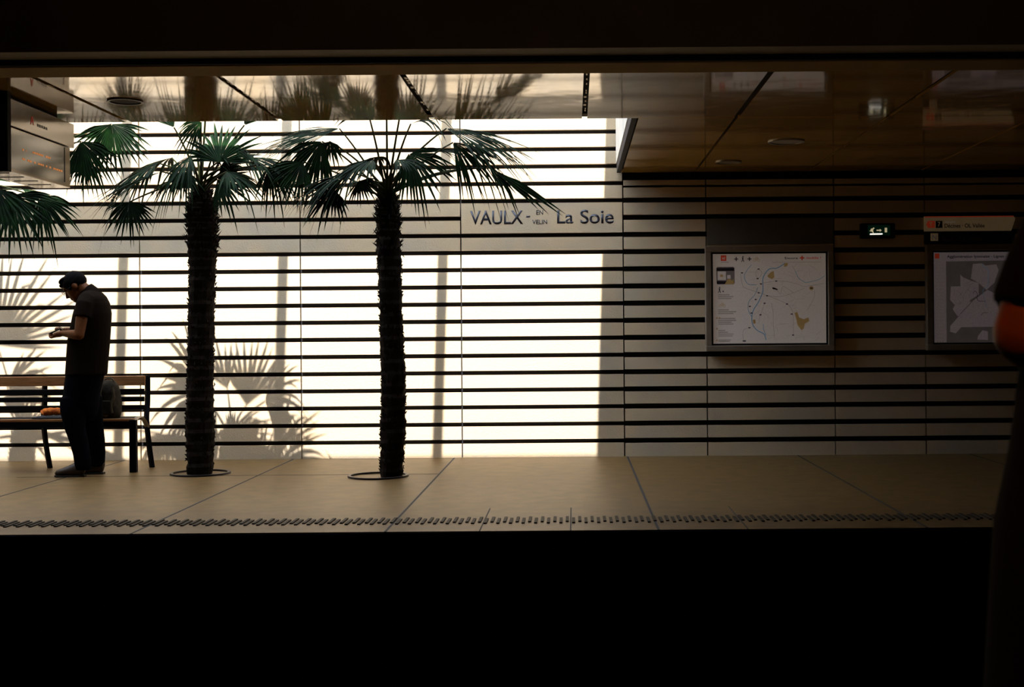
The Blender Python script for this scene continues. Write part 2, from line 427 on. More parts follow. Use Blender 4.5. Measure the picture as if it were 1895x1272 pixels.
def put_sub(s, o):
    s.parent = o; s.matrix_parent_inverse = o.matrix_parent_inverse.inverted() if False else Matrix.Translation(-Vector(o.parent.location)) @ Matrix.Identity(4)
    # o sits at the origin in world space (parent inverse cancels), so the child only needs the same cancel of o's own matrix
    s.matrix_parent_inverse = Matrix.Identity(4)

UPN = (0, -.24, 1); FACE = (0, -1, .25); SUNF = (0, -1, .2)
def palm(label, trunk_pts, wid, crown, fr, seed):
    base = at(*trunk_pts[0]); base.z = 0
    t = thing('palm_tree', label, 'palm tree', base, 'palms in the light well')
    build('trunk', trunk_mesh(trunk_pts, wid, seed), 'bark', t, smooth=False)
    cr = at(*crown)
    for i, f in enumerate(fr):
        (hx, hy, hd), (tx, ty, td), sp, up, dp, nb = f[:6]
        frond(t, cr+Vector((0, 0, random.Random(i).uniform(-.12, .08))), at(hx, hy, hd), at(tx, ty, td), sp, up, dp, nb, seed*100+i, *(f[6:]))
    return t
palm('shaggy dark palm tree standing between the bench and the other full trunk',
     [(370, 877, 11.3), (370, 780, 11.3), (371, 690, 11.3), (372, 600, 11.3), (375, 500, 11.3), (374, 430, 11.3), (373, 385, 11.3), (372, 345, 11.3)],
     [50, 56, 51, 50, 53, 58, 56, 26], (372, 348, 11.3), [
     ((292, 302, 11.0), (178, 352, 10.85), 72, UPN, .35, 34),
     ((318, 292, 11.35), (215, 318, 11.5), 60, UPN, .4, 30),
     ((240, 374, 11.1), (232, 436, 11.0), 82, FACE, .2, 32),
     ((372, 226, 10.9), (318, 262, 10.9), 55, FACE, .3, 24),
     ((402, 332, 11.0), (478, 338, 10.9), 82, FACE, .2, 32),
     ((440, 286, 11.3), (536, 306, 11.4), 60, UPN, .5, 34),
     ((500, 305, 10.9), (535, 372, 10.9), 62, FACE, .3, 26),
     ((352, 290, 10.8), (285, 352, 10.6), 62, UPN, .5, 28),
     ((395, 285, 11.0), (450, 300, 11.2), 80, UPN, .4, 26),
     ((330, 330, 11.1), (272, 350, 11.2), 80, UPN, .4, 26),
     ((352, 288, 11.1), (470, 290, 11.1), 34, UPN, .2, 30),
     ((300, 318, 10.8), (160, 360, 10.7), 34, UPN, .25, 26),
     ((455, 292, 11.0), (575, 300, 10.9), 46, UPN, .3, 34),
     ((420, 318, 10.8), (492, 352, 10.7), 66, UPN, .3, 30),
     ((345, 318, 10.8), (330, 368, 10.7), 66, FACE, .2, 26),
     ((470, 300, 10.8), (430, 262, 10.8), 50, UPN, .1, 20),
     ((385, 150, 10.95), (403, -30, 10.9), 33, SUNF, .0, 12, 'leaf', .35, .42, .12, .021),
     ((352, 178, 11.1), (318, 60, 11.1), 30, SUNF, .05, 8, 'leaf', .35, .4, .2, .016),
     ((452, 232, 10.95), (532, 118, 10.95), 32, SUNF, .12, 7, 'leaf', .35, .4, .2, .018),
     ((322, 236, 11.0), (262, 140, 11.0), 30, SUNF, .2, 6, 'leaf', .35, .4, .2, .012),
     ((405, 300, 10.9), (420, 215, 11.1), 85, SUNF, .1, 30),
     ], 3)
palm('shaggy dark palm tree nearest the station name panel, its loose leaf tip crossing the lettering',
     [(724, 884, 10.95), (727, 800, 10.95), (728, 700, 10.95), (724, 600, 10.95), (721, 500, 10.95), (718, 420, 10.95), (717, 385, 10.95), (717, 352, 10.95)],
     [44, 50, 47, 45, 47, 45, 40, 24], (717, 356, 10.95), [
     ((682, 300, 10.25), (556, 345, 10.15), 55, UPN, .5, 34),
     ((640, 342, 10.35), (540, 350, 10.25), 62, UPN, .3, 32),
     ((618, 350, 10.25), (572, 396, 10.15), 78, FACE, .2, 28),
     ((628, 238, 10.65), (462, 268, 10.65), 40, (0, -.5, 1), .15, 50, 'leaf', .3, .5, .25, .016),
     ((596, 262, 10.35), (532, 350, 10.35), 55, FACE, .25, 26),
     ((610, 262, 10.35), (608, 312, 10.35), 70, FACE, .2, 22),
     ((826, 238, 10.45), (1000, 278, 10.35), 42, (0, -.45, 1), .25, 44, 'leaf', .3, .5, .25, .016),
     ((838, 264, 10.35), (935, 332, 10.25), 42, (0, -.8, .7), .3, 28),
     ((757, 286, 10.55), (826, 348, 10.45), 72, FACE, .2, 34),
     ((782, 280, 10.75), (915, 268, 10.85), 30, UPN, .25, 24),
     ((907, 311, 10.15), (1052, 402, 10.05), 7, (0.4, -1, .6), .05, 5, 'leaf', .35, .6, .2, .026),
     ((907, 311, 10.15), (962, 378, 10.05), 11, (0.4, -1, .6), .05, 5, 'leaf', .35, .5, .3, .022),
     ((715, 180, 10.05), (702, 60, 10.00), 60, FACE, .2, 24),
     ((745, 190, 10.05), (820, 90, 10.00), 60, FACE, .2, 24),
     ((680, 205, 10.15), (610, 130, 10.05), 60, FACE, .2, 24),
     ((700, 290, 10.35), (650, 310, 10.55), 80, UPN, .4, 24),
     ((760, 230, 10.15), (868, 182, 10.05), 40, UPN, .4, 20),
      ((655, 322, 10.2), (520, 338, 10.1), 48, UPN, .35, 34),
     ((560, 300, 10.3), (505, 366, 10.2), 60, FACE, .2, 24),
     ((690, 296, 10.3), (600, 318, 10.1), 70, UPN, .3, 30),
     ((735, 296, 10.3), (800, 300, 10.2), 70, UPN, .3, 30),
     ((665, 335, 10.4), (690, 372, 10.3), 70, FACE, .2, 22),
     ], 5)
palm('palm tree cut off by left edge, drooping crown showing under the hanging display',
     [(-60, 880, 11.3), (-58, 780, 11.3), (-60, 690, 11.3), (-62, 600, 11.3), (-60, 500, 11.3), (-60, 430, 11.3), (-60, 385, 11.3), (-60, 350, 11.3)],
     [52, 56, 51, 50, 50, 52, 50, 26], (-60, 352, 11.3), [
     ((22, 362, 11.0), (52, 452, 10.9), 80, FACE, .2, 34),
     ((-5, 350, 10.8), (-20, 445, 10.7), 80, FACE, .2, 30),
     ((72, 368, 11.2), (135, 425, 11.2), 60, FACE, .3, 26),
     ((40, 350, 11.4), (128, 366, 11.5), 60, UPN, .4, 28),
     ((206, 230, 11.0), (212, 318, 11.0), 86, FACE, .1, 36),
     ((150, 262, 10.9), (190, 345, 10.9), 60, FACE, .2, 28),
     ((160, 300, 11.0), (150, 356, 11.0), 70, FACE, .2, 24),
     ((-120, 129, 11.2), (10, -50, 11.2), 46, SUNF, .02, 15, 'leaf', .35, .4, .15, .02),
     ((-100, 215, 11.2), (15, 155, 11.2), 34, SUNF, .1, 9, 'leaf', .35, .4, .2, .018),
     ((-110, 240, 11.2), (5, 262, 11.3), 34, SUNF, .1, 9, 'leaf', .35, .4, .2, .018),
     ((-80, 330, 11.2), (20, 290, 11.4), 50, SUNF, .1, 12),
     ((-150, 330, 11.2), (-240, 380, 11.2), 70, UPN, .3, 24),
     ], 8)
# collars in the paving
for px, py, lab in ((371, 876, 'flat dark metal ring in the paving around the palm beside the bench'),
                    (700, 881, 'flat dark metal ring in the paving around the palm nearest the station name')):
    c = at(px, py, 11.3 if px < 500 else 10.98); bm = bmesh.new()
    ring(bm, (c.x, c.y, .008), .235, .262, .016); o = build('tree_collar', bm, 'metal'); tag(o, lab, 'tree collar', 'metal collars around the palms')

# ------------------------------------------------------------------ bench
bx1 = -3.955; bx0 = -5.95; bf = 11.47; bb = 11.86
t = thing('bench', 'long slatted bench with black steel frame and timber top rail, man standing before it', 'bench', ((bx0+bx1)/2, (bf+bb)/2, 0))
zr = lambda py: at(180, py, bb).z
def slat(name, z0, z1, y0, y1, m, rt=0):
    bm = bmesh.new(); box2(bm, (bx0+.02, y0, z0), (bx1-.05 if name != 'top_rail' else bx1-.045, y1, z1)); build(name, bm, m, t, bevel=.004)
slat('top_rail', zr(714), zr(696.5), bb-.03, bb+.01, 'wood')
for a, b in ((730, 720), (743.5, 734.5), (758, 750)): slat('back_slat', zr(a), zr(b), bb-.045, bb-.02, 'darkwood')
zs = at(180, 776, bf).z; zb = zs-.075
for k in range(6):
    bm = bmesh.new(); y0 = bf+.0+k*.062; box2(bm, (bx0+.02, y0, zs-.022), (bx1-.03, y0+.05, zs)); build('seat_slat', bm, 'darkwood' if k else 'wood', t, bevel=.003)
bm = bmesh.new(); box2(bm, (bx0+.02, bf, zb), (bx1-.03, bf+.03, zs-.022)); build('seat_rail', bm, 'bframe', t)
for xe, front in ((bx1-.03, True), (-4.945, False), (bx0+.03, True)):
    bm = bmesh.new()          # back post running down into the splayed back leg
    pts = smooth_curve([(xe, bb, zr(696)), (xe, bb-.005, .62), (xe, bb-.035, .45), (xe+.012, bb-.01, .22), (xe+.03 if front else xe+.035, bb+.02, 0)], 5)
    tube(bm, pts, [(.018, .026)]*len(pts), 4, up=(0, 1, 0)); build('leg', bm, 'bframe', t)
    if front:
        bm = bmesh.new(); box2(bm, (xe-.033, bf-.02, 0), (xe+.03, bf+.025, zs-.01)); build('leg', bm, 'bframe', t, bevel=.003)
        bm = bmesh.new()
        pts = [(xe, bf, zs-.03), (xe, bf+.12, zs+.004), (xe, bf+.26, zs-.02), (xe+.005, bb-.03, zs-.10)]
        tube(bm, smooth_curve(pts, 5), [(.024, .012)]*16, 6, up=(1, 0, 0)); build('seat_bracket', bm, 'frame', t)
    else:
        bm = bmesh.new(); box2(bm, (xe-.02, bf+.01, zb), (xe+.02, bb-.03, zs-.022)); build('seat_bracket', bm, 'bframe', t)

# things on the bench
def backpack():
    c = at(201, 775, 11.62); c.z = zs
    t = thing('backpack', 'olive grey canvas backpack with pale straps standing on the bench behind the man', 'backpack', c)
    s = 11.62/F
    bm = bmesh.new()
    secs = [(0, 38, .085), (12, 43, .10), (30, 41, .105), (48, 38, .10), (60, 33, .085), (67, 24, .06), (70, 12, .03)]
    n = 20; rings = []
    for h, wpx, dy in secs:
        rr = []
        for k in range(n):
            a = 2*math.pi*k/n; cx, sy = math.cos(a), math.sin(a)
            ex = math.copysign(abs(cx)**.6, cx); ey = math.copysign(abs(sy)**.6, sy)
            nz = 1+.07*noise.noise(Vector((cx*2, sy*2, h*.08)))
            rr.append(bm.verts.new(c+Vector((ex*wpx*s/2*nz, ey*dy*nz, h*s))))
        rings.append(rr)
    for i in range(len(rings)-1):
        for k in range(n): bm.faces.new((rings[i][k], rings[i][(k+1) % n], rings[i+1][(k+1) % n], rings[i+1][k]))
    bm.faces.new(rings[0][::-1]); bm.faces.new(rings[-1]); build('bag_body', bm, 'canvas', t, smooth=True)
    bm = bmesh.new(); pts = smooth_curve([c+Vector((x*s, -.112+abs(h-35)*.0007, h*s)) for x, h in ((-8, 60), (-9, 45), (-6, 28), (-3, 12), (4, 4))], 5)
    tube(bm, pts, [(.006, .022)]*len(pts), 6, up=(0, 1, 0)); build('strap', bm, 'strap', t)
    bm = bmesh.new(); pts = smooth_curve([c+Vector((x*s, -.10, h*s)) for x, h in ((14, 58), (17, 40), (12, 26), (14, 10))], 5)
    tube(bm, pts, [(.006, .012)]*len(pts), 6, up=(0, 1, 0)); build('strap', bm, 'strap', t)
    bm = bmesh.new(); pts = smooth_curve([c+Vector((x*s, -.02, h*s)) for x, h in ((-8, 67), (-2, 73), (8, 73), (13, 66))], 5)
    tube(bm, pts, .007, 6); build('handle', bm, 'strap', t)
    bm = bmesh.new(); box(bm, c+Vector((.0, -.108, .10)), (.13, .022, .13)); build('pocket', bm, 'canvas', t, bevel=.01)
backpack()
c = at(97, 773, 11.55)
bm = bmesh.new(); box(bm, (c.x-.01, 11.58, zs+.012), (.30, .20, .018)); box(bm, (c.x+.01, 11.58, zs+.024), (.26, .19, .006))
o = build('folded_newspaper', bm, 'paper', bevel=.004); tag(o, 'dark folded newspaper lying flat on the bench seat under the orange packet', 'newspaper')
bm = bmesh.new()
pts = smooth_curve([(c.x-.10, 11.58, zs+.045), (c.x-.07, 11.58, zs+.062), (c.x, 11.57, zs+.066), (c.x+.08, 11.58, zs+.062), (c.x+.12, 11.58, zs+.05)], 5)
tube(bm, pts, [(.05+.02*math.sin(i*.9), .034+.003*math.sin(i*1.7)) if 1 < i < len(pts)-2 else (.03, .012) for i in range(len(pts))], 14, up=(0, 1, 0))
o = build('snack_packet', bm, 'orange_pack', smooth=True); tag(o, 'crumpled orange and brown packet lying on the newspaper on the bench', 'packet')

# ------------------------------------------------------------------ standing man with phone
MD = 11.25
def m3(px, py, dy=0.0):
    v = at(px, py, MD); v.y = MD+dy; return v
S = MD/F
man = thing('person', 'person in dark polo shirt and trousers looking down at a phone beside the bench', 'person', (m3(155, 880).x, MD, 0))
def hsec(bm, secs, n=24, yo=0, shrink=0):
    """horizontal elliptical sections (py, front px, back px, half depth m, y offset)"""
    rings = []
    for s in secs:
        py, a, b, hw = s[:4]; y_ = s[4] if len(s) > 4 else 0
        A = m3(a, py); B = m3(b, py); cx = (A.x+B.x)/2; rx = (B.x-A.x)/2-shrink; z = A.z; hw -= shrink
        rings.append([bm.verts.new((cx+rx*math.cos(2*math.pi*k/n), MD+y_+yo+hw*math.sin(2*math.pi*k/n), z)) for k in range(n)])
    for i in range(len(rings)-1):
        for k in range(n): bm.faces.new((rings[i][k], rings[i][(k+1) % n], rings[i+1][(k+1) % n], rings[i+1][k]))
    bm.faces.new(rings[0][::-1]); bm.faces.new(rings[-1])
TORSO = [(537, 160, 181, .065), (542, 154, 188, .12), (550, 149, 194, .185), (562, 145, 200, .205), (580, 139, 203.5, .21), (600, 134, 203.5, .20),
         (630, 127, 202, .185), (655, 125, 200, .18), (675, 124, 198, .182), (690, 123, 197, .186), (694, 123, 196, .185)]
PELV = [(684, 126, 193, .17), (705, 122, 189, .175), (730, 119, 183, .172), (750, 120, 181.5, .165), (768, 124, 178, .13), (782, 132, 170, .07)]
LEGN = [(735, 119, 163, .085, -.09), (760, 120, 165, .088, -.095), (791, 128, 166, .075, -.10), (815, 137, 171, .066, -.10), (840, 144, 175, .062, -.10), (860, 147, 177, .062, -.10), (868, 149, 176, .06, -.10)]
LEGF = [(735, 135, 182, .085, .09), (760, 138, 182, .088, .095), (791, 145, 183, .075, .10), (815, 152, 186, .066, .10), (840, 156, 187, .062, .10), (858, 158, 186, .062, .10), (866, 159, 185, .06, .10)]
HC = m3(137.5, 526.5)
fdir = Vector((-.78, 0, -.62)); udir = Vector((-.62, 0, .78)); sdir = Vector((0, 1, 0))
HR = Matrix((fdir, sdir, udir)).transposed()
def hp(a, b, s=0): return HC+fdir*a+udir*b+sdir*s
# body: one continuous surface
bm = bmesh.new()
hsec(bm, TORSO[1:], shrink=.018); hsec(bm, PELV, shrink=.018); hsec(bm, LEGN, shrink=.014); hsec(bm, LEGF, shrink=.014)
tube(bm, [m3(176, 552), m3(165, 543), m3(153, 534), m3(143, 527)], [(.07, .075), (.06, .062), (.056, .058), (.055, .055)], 16)
ell(bm, hp(-.006, .0), (.103, .077, .098), HR); ell(bm, hp(.035, -.055), (.068, .062, .08), HR); ell(bm, hp(.066, -.118), (.034, .036, .03), HR)
ell(bm, hp(.045, -.09), (.05, .055, .045), HR)
ell(bm, hp(.085, .012), (.022, .05, .014), HR)
tube(bm, [hp(.095, .0), hp(.112, -.03), hp(.124, -.052), hp(.10, -.062)], [.008, .011, .015, .011], 10)
ell(bm, hp(.097, -.085), (.012, .026, .008), HR); ell(bm, hp(.096, -.097), (.011, .022, .008), HR)
for sg in (-1, 1):
    ell(bm, hp(.09, -.005, sg*.03), (.012, .014, .009), HR); ell(bm, hp(-.012, -.035, sg*.077), (.022, .010, .033), HR)
def arm(bm, sg, sh, el, wr, hand):
    tube(bm, smooth_curve([sh, sh.lerp(el, .35), sh.lerp(el, .8), el], 3), [.056, .055, .053, .051, .05, .048, .046, .044, .043, .042], 14)
    ell(bm, el, (.042, .042, .042))
    tube(bm, smooth_curve([el, el.lerp(wr, .3), el.lerp(wr, .7), wr], 3), [.042, .043, .043, .042, .039, .036, .033, .030, .028, .027], 14)
    # palm
    d = (hand-wr).normalized(); tube(bm, [wr, wr.lerp(hand, .4), hand], [(.030, .026), (.044, .028), (.042, .024)], 12, up=(0, 1, 0))
    return d
elN = m3(167, 620, -.25); wrN = m3(126, 617, -.12); hN = m3(110, 620, -.07)
elF = m3(162, 622, .25); wrF = m3(130, 612, .12); hF = m3(112, 611, .06)
arm(bm, -1, m3(170, 560, -.185), elN, wrN, hN); arm(bm, 1, m3(170, 560, .185), elF, wrF, hF)
# fingers: near hand cradles the phone, far hand taps
for k in range(4):
    y0 = -.105+k*.021; ln = (.85, 1.0, .97, .85)[k]
    p = [m3(111, 621, y0), m3(105, 625-k*.4, y0+.004), m3(99.5, 623.5-k, y0+.016), m3(97+(1-ln)*14, 617.5-k*.6, y0+.02)]
    tube(bm, smooth_curve(p, 3), [.0095]*4+[.009]*3+[.008]*2+[.0065], 8)
tube(bm, smooth_curve([m3(118, 614, -.03), m3(113, 611, -.01), m3(107, 609, -.005), m3(103, 610, .005)], 3), [.012]*4+[.010]*3+[.009]*2+[.007], 8)
for k in range(4):
    y0 = .028+k*.021; ln = (.8, .97, 1.0, .9)[k]
    p = [m3(112, 611, y0), m3(106, 607+k*.6, y0), m3(101, 608+k*.8, y0-.006), m3(98.5+(1-ln)*12, 612+k*.6, y0-.01)]
    tube(bm, smooth_curve(p, 3), [.0095]*4+[.009]*3+[.008]*2+[.0065], 8)
tube(bm, smooth_curve([m3(119, 612, .02), m3(113, 608, .012), m3(108, 607, .006), m3(103, 611, .0)], 3), [.012]*4+[.010]*3+[.009]*2+[.007], 8)
build('body', bm, 'skin', man, smooth=True, voxel=.0065, sm=2)
bm = bmesh.new()
hsec(bm, TORSO); 
for sg in (-1, 1):
    sh = m3(172, 557, sg*.165); e = (elN if sg < 0 else elF); q = sh.lerp(e, .5)
    tube(bm, [sh+Vector((0, -sg*.05, .01)), sh.lerp(q, .3), sh.lerp(q, .7), q], [.075, .078, .074, .072], 18)
ell(bm, m3(180, 560, -.02), (.085, .16, .09))
build('polo_shirt', bm, 'shirt', man, smooth=True, voxel=.008, sm=3)
bm = bmesh.new(); tube(bm, [m3(171, 546), m3(164, 538.5), m3(161, 536)], [(.078, .078), (.07, .068), (.068, .066)], 20, cap=False)
tube(bm, [m3(161, 536), m3(166, 543), m3(171, 549)], [(.069, .067), (.082, .08), (.09, .086)], 20, cap=False); o = build('collar', bm, 'shirt', man, smooth=True)
bm = bmesh.new(); hsec(bm, PELV); hsec(bm, LEGN); hsec(bm, LEGF); build('trousers', bm, 'trouser', man, smooth=True, voxel=.009, sm=8)
# hair
bm = bmesh.new(); bmesh.ops.create_uvsphere(bm, u_segments=40, v_segments=28, radius=1, matrix=Matrix.Translation(hp(-.012, .014)) @ HR.to_4x4() @ Matrix.Diagonal((.108, .084, .10, 1)))
dele = []
for v in bm.verts:
    q = v.co-HC; a = q.dot(fdir); b_ = q.dot(udir)
    v.co += (v.co-HC).normalized()*noise.noise(v.co*38)*.006
    if b_ < -.088+(1.15 if a > 0 else .2)*a: dele.append(v)
bmesh.ops.delete(bm, geom=dele, context='VERTS')
ell(bm, hp(.088, .056), (.026, .048, .022), HR); ell(bm, hp(.05, .085), (.05, .06, .026), HR)
o = build('hair', bm, 'hair', man, smooth=True); so = o.modifiers.new('s', 'SOLIDIFY'); so.thickness = .006
bm = bmesh.new()
for sg in (-1, 1):
    pts = [hp(.118+.001*math.cos(k), -.012+.018*math.sin(k*math.pi/6), sg*.034+.023*math.cos(k*math.pi/6)) for k in range(13)]
    tube(bm, pts, .0022, 5)
    tube(bm, [hp(.115, -.01, sg*.058), hp(.05, -.015, sg*.078), hp(-.01, -.02, sg*.083)], .0022, 5)
tube(bm, [hp(.119, -.008, -.011), hp(.124, -.006, 0), hp(.119, -.008, .011)], .0022, 5)
build('glasses', bm, 'metal', man)
for toe, heel, yo, py in ((110.5, 166, -.10, 879), (130, 185, .10, 877)):
    bm = bmesh.new(); A = m3(toe, py); B = m3(heel, py); L = B.x-A.x
    def sp_(f, z, w_, h): return (Vector((A.x+L*f, MD+yo, z)), (w_, h))
    pr = [sp_(.02, .028, .02, .014), sp_(.10, .036, .042, .026), sp_(.28, .045, .052, .034), sp_(.48, .055, .046, .044), sp_(.66, .066, .04, .056), (Vector((A.x+L*.85, MD+yo, .068)), (.038, .058)), (Vector((A.x+L*.98, MD+yo, .06)), (.03, .044))]
    tube(bm, [p for p, r in pr], [r for p, r in pr], 16, up=(0, 1, 0))
    s_ = build('shoe', bm, 'shoe', man, smooth=True)
    bm = bmesh.new(); out = []
    for f, w_ in ((0, .02), (.06, .040), (.2, .052), (.35, .052), (.6, .036), (.85, .040), (1, .028)): out.append((A.x+L*f, w_))
    vs = [(x_, MD+yo-w_) for x_, w_ in out]+[(x_, MD+yo+w_) for x_, w_ in out[::-1]]
    lo = [bm.verts.new((*v, 0.0)) for v in vs]; hi = [bm.verts.new((*v, .016)) for v in vs]
    bm.faces.new(lo[::-1]); bm.faces.new(hi)
    for i in range(len(vs)): bm.faces.new((lo[i], lo[(i+1) % len(vs)], hi[(i+1) % len(vs)], hi[i]))
    q = build('sole', bm, 'sole'); q.parent = s_
# phone
pc = m3(107, 613.5, -.035)
t = thing('mobile_phone', 'dark mobile phone held in both hands of the standing person', 'phone', pc)
rot = Matrix.Rotation(math.radians(-24), 3, 'Y')
bm = bmesh.new(); box(bm, pc, (.12, .068, .012), rot); build('casing', bm, 'phone', t, bevel=.003)
bm = bmesh.new(); box(bm, pc+rot @ Vector((0, 0, .0065)), (.108, .06, .001), rot); build('screen', bm, 'screen', t)

# ------------------------------------------------------------------ near person at the right edge
ND = 1.8
def n3(px, py, dy=0.0):
    v = at(px, py, ND); v.y = ND+dy; return v
near = thing('person', 'person in black cut off by the right edge, one bare elbow bent outwards', 'person', (n3(2230, 600).x, ND, 0))
cx = n3(2230, 600).x
bm = bmesh.new()
def vchain(bm, secs, n=24, shrink=0, yo=0):
    rings = [[bm.verts.new((x_+(rx-shrink)*math.cos(2*math.pi*k/n), ND+yo+(ry-shrink)*math.sin(2*math.pi*k/n), z)) for k in range(n)] for z, x_, rx, ry in secs]
    for i in range(len(rings)-1):
        for k in range(n): bm.faces.new((rings[i][k], rings[i][(k+1) % n], rings[i+1][(k+1) % n], rings[i+1][k]))
    bm.faces.new(rings[0][::-1]); bm.faces.new(rings[-1])
TN = [(1.52, cx, .07, .06), (1.49, cx, .15, .08), (1.44, cx, .20, .11), (1.3, cx, .18, .12), (1.15, cx, .16, .11), (1.0, cx, .17, .12), (.9, cx, .19, .13)]
PN = [(1.0, cx, .175, .125), (.9, cx, .20, .14), (.8, cx, .20, .14)]
def LN(sg): return [(.86, cx+sg*.10, .10, .12), (.6, cx+sg*.11, .085, .09), (.45, cx+sg*.115, .07, .075), (.2, cx+sg*.12, .055, .06), (.06, cx+sg*.12, .045, .05)]
vchain(bm, TN, shrink=.015); vchain(bm, PN, shrink=.015)
for sg in (-1, 1): vchain(bm, LN(sg), shrink=.012)
tube(bm, [(cx, ND, 1.48), (cx, ND, 1.58), (cx, ND+.01, 1.64)], [.062, .055, .055], 14)
ell(bm, (cx, ND, 1.71), (.078, .1, .115)); ell(bm, (cx, ND+.04, 1.65), (.055, .06, .07)); ell(bm, (cx, ND+.108, 1.68), (.012, .018, .02))
for sg in (-1, 1): ell(bm, (cx+sg*.08, ND, 1.69), (.01, .02, .032))
shl = Vector((cx-.185, ND, 1.43)); elb = n3(1881, 617, -.02); elb.x += 0
wl = Vector((cx-.12, ND+.17, 1.2)); hl = Vector((cx-.04, ND+.2, 1.2))
for sg in (-1, 1):
    s_ = Vector((cx+sg*.185, ND, 1.43)); e_ = elb if sg < 0 else Vector((cx+(cx-elb.x), elb.y, elb.z))
    w_ = Vector((cx+sg*.12, wl.y+.02*sg, wl.z+.03*sg)); h_ = Vector((cx+sg*.03, hl.y+.02*sg, hl.z+.03*sg))
    tube(bm, smooth_curve([s_, s_.lerp(e_, .5), e_], 4), [.05, .05, .049, .048, .047, .046, .044, .042, .04], 16)
    ell(bm, e_, (.04, .04, .043)); 
    tube(bm, smooth_curve([e_, e_.lerp(w_, .4), w_], 4), [.041, .042, .042, .040, .038, .035, .032, .029, .027], 16)
    tube(bm, [w_, w_.lerp(h_, .5), h_], [(.028, .022), (.042, .017), (.04, .015)], 12, up=(0, 0, 1))
    for k in range(4):
        b0 = h_+Vector((0, 0, -.03+k*.02)); dr = Vector((-sg*.075, -.01, -.01))*(.85, 1, .95, .8)[k]
        tube(bm, [b0, b0+dr*.5, b0+dr], [.009, .0085, .007], 8)
    tube(bm, [w_+Vector((-sg*.02, 0, .02)), w_+Vector((-sg*.05, 0, .05)), w_+Vector((-sg*.08, 0, .06))], [.012, .011, .008], 8)
build('body', bm, 'skin', near, smooth=True, voxel=.008, sm=2)
bm = bmesh.new(); vchain(bm, TN)
for sg in (-1, 1):
    s_ = Vector((cx+sg*.175, ND, 1.42)); e_ = elb if sg < 0 else Vector((cx+(cx-elb.x), elb.y, elb.z))
    tube(bm, [s_+Vector((-sg*.06, 0, .02)), s_.lerp(e_, .2), s_.lerp(e_, .55), s_.lerp(e_, .86)], [.06, .068, .064, .058], 18)
M['blackcloth'] = mat('black_cloth', (.004, .004, .006), .95, spec=.05)
build('short_sleeved_top', bm, 'blackcloth', near, smooth=True, voxel=.01, sm=3)
# long loose black skirt: widens towards the floor
e1 = n3(1893, 690).x; e2 = n3(1848, 975).x; z1 = n3(1893, 690).z; z2 = n3(1848, 975).z
bm = bmesh.new(); vchain(bm, [(z1+.02, cx, cx-e1, .15), ((z1+z2)/2, cx, cx-(e1+e2)/2-.004, .19), (z2, cx, cx-e2, .22), (.5, cx, cx-e2+.03, .25), (.12, cx, cx-e2+.06, .28)], n=40)
build('skirt', bm, 'blackcloth', near, smooth=True)
bm = bmesh.new(); ell(bm, (cx, ND-.015, 1.735), (.09, .11, .115)); build('hair', bm, 'hair', near, smooth=True)
for sg in (-1, 1):
    bm = bmesh.new(); tube(bm, [(cx+sg*.12, ND-.07, .045), (cx+sg*.12, ND, .05), (cx+sg*.12, ND+.1, .04), (cx+sg*.12, ND+.19, .03)], [(.03, .04), (.04, .05), (.045, .036), (.03, .02)], 14, up=(1, 0, 0))
    build('shoe', bm, 'sole', near, smooth=True)
# added lamp, out of view: warm spot on the near elbow, fill on the beam
t = thing('added_lamp', 'added unseen warm lamp above the near platform, lighting the elbow and the beam', 'lamp', (.15, .6, 2.6))
bm = bmesh.new(); cyl(bm, (.15, .6, 2.66), .06, .12); cyl(bm, (.15, .6, 3.51), .01, 1.58, n=8); build('housing', bm, 'metal', t)
ld = bpy.data.lights.new('added_spot', 'SPOT'); lo_ = bpy.data.objects.new('added_spot', ld); COL.objects.link(lo_)
ld.energy = 70; ld.color = (1, .26, .03); ld.spot_size = math.radians(24); ld.spot_blend = .6; ld.shadow_soft_size = .03
lo_.location = (.15, .6, 2.59); lo_.rotation_euler = (elb-Vector((.15, .6, 2.59))).to_track_quat('-Z', 'Y').to_euler()

lu = bpy.data.lights.new('added_spot', 'SPOT'); lq = bpy.data.objects.new('added_spot', lu); COL.objects.link(lq)  # second added spot, aimed up to brighten the dark beam
lu.energy = 22; lu.color = (1, .6, .35); lu.spot_size = math.radians(80); lu.spot_blend = 1; lu.shadow_soft_size = .05
lq.location = (.15, .75, 2.62); lq.rotation_euler = (Vector((0, 7.3, 4.6))-lq.location).to_track_quat('-Z', 'Y').to_euler()

# ------------------------------------------------------------------ hanging display at the left
DX = -3.6; y0, y1 = 8.1, 9.1; zb_, zm, zt = 2.30, 2.585, 2.76
t = thing('hanging_display', 'bronze hanging information display with orange lettering under the ceiling at left', 'display', (DX-.12, 8.6, zb_))
bm = bmesh.new(); box2(bm, (DX-.25, y0, zb_), (DX, y1, zm)); build('casing', bm, 'cassing', t, bevel=.004)
bm = bmesh.new(); box2(bm, (DX-.25, y0-.0, zm+.004), (DX+.018, y1+.03, zt)); build('header', bm, 'cassing', t, bevel=.004)
bm = bmesh.new(); box2(bm, (DX, y0+.03, zb_+.02), (DX+.004, y1-.12, zm-.012)); build('display_screen', bm, 'dglass', t)
bm = bmesh.new(); box2(bm, (DX, y1-.115, zb_+.03), (DX+.006, y1-.105, zm-.01)); build('seam', bm, 'black', t)
bm = bmesh.new(); box2(bm, (DX-.28, y0-.05, zb_-.01), (DX+.02, y0, H)); build('end_cap', bm, 'black', t)
bm = bmesh.new(); box2(bm, (DX-.2, y0+.1, zt), (DX-.05, y1-.1, H)); build('hanger', bm, 'black', t)
random.seed(2); bm = bmesh.new()
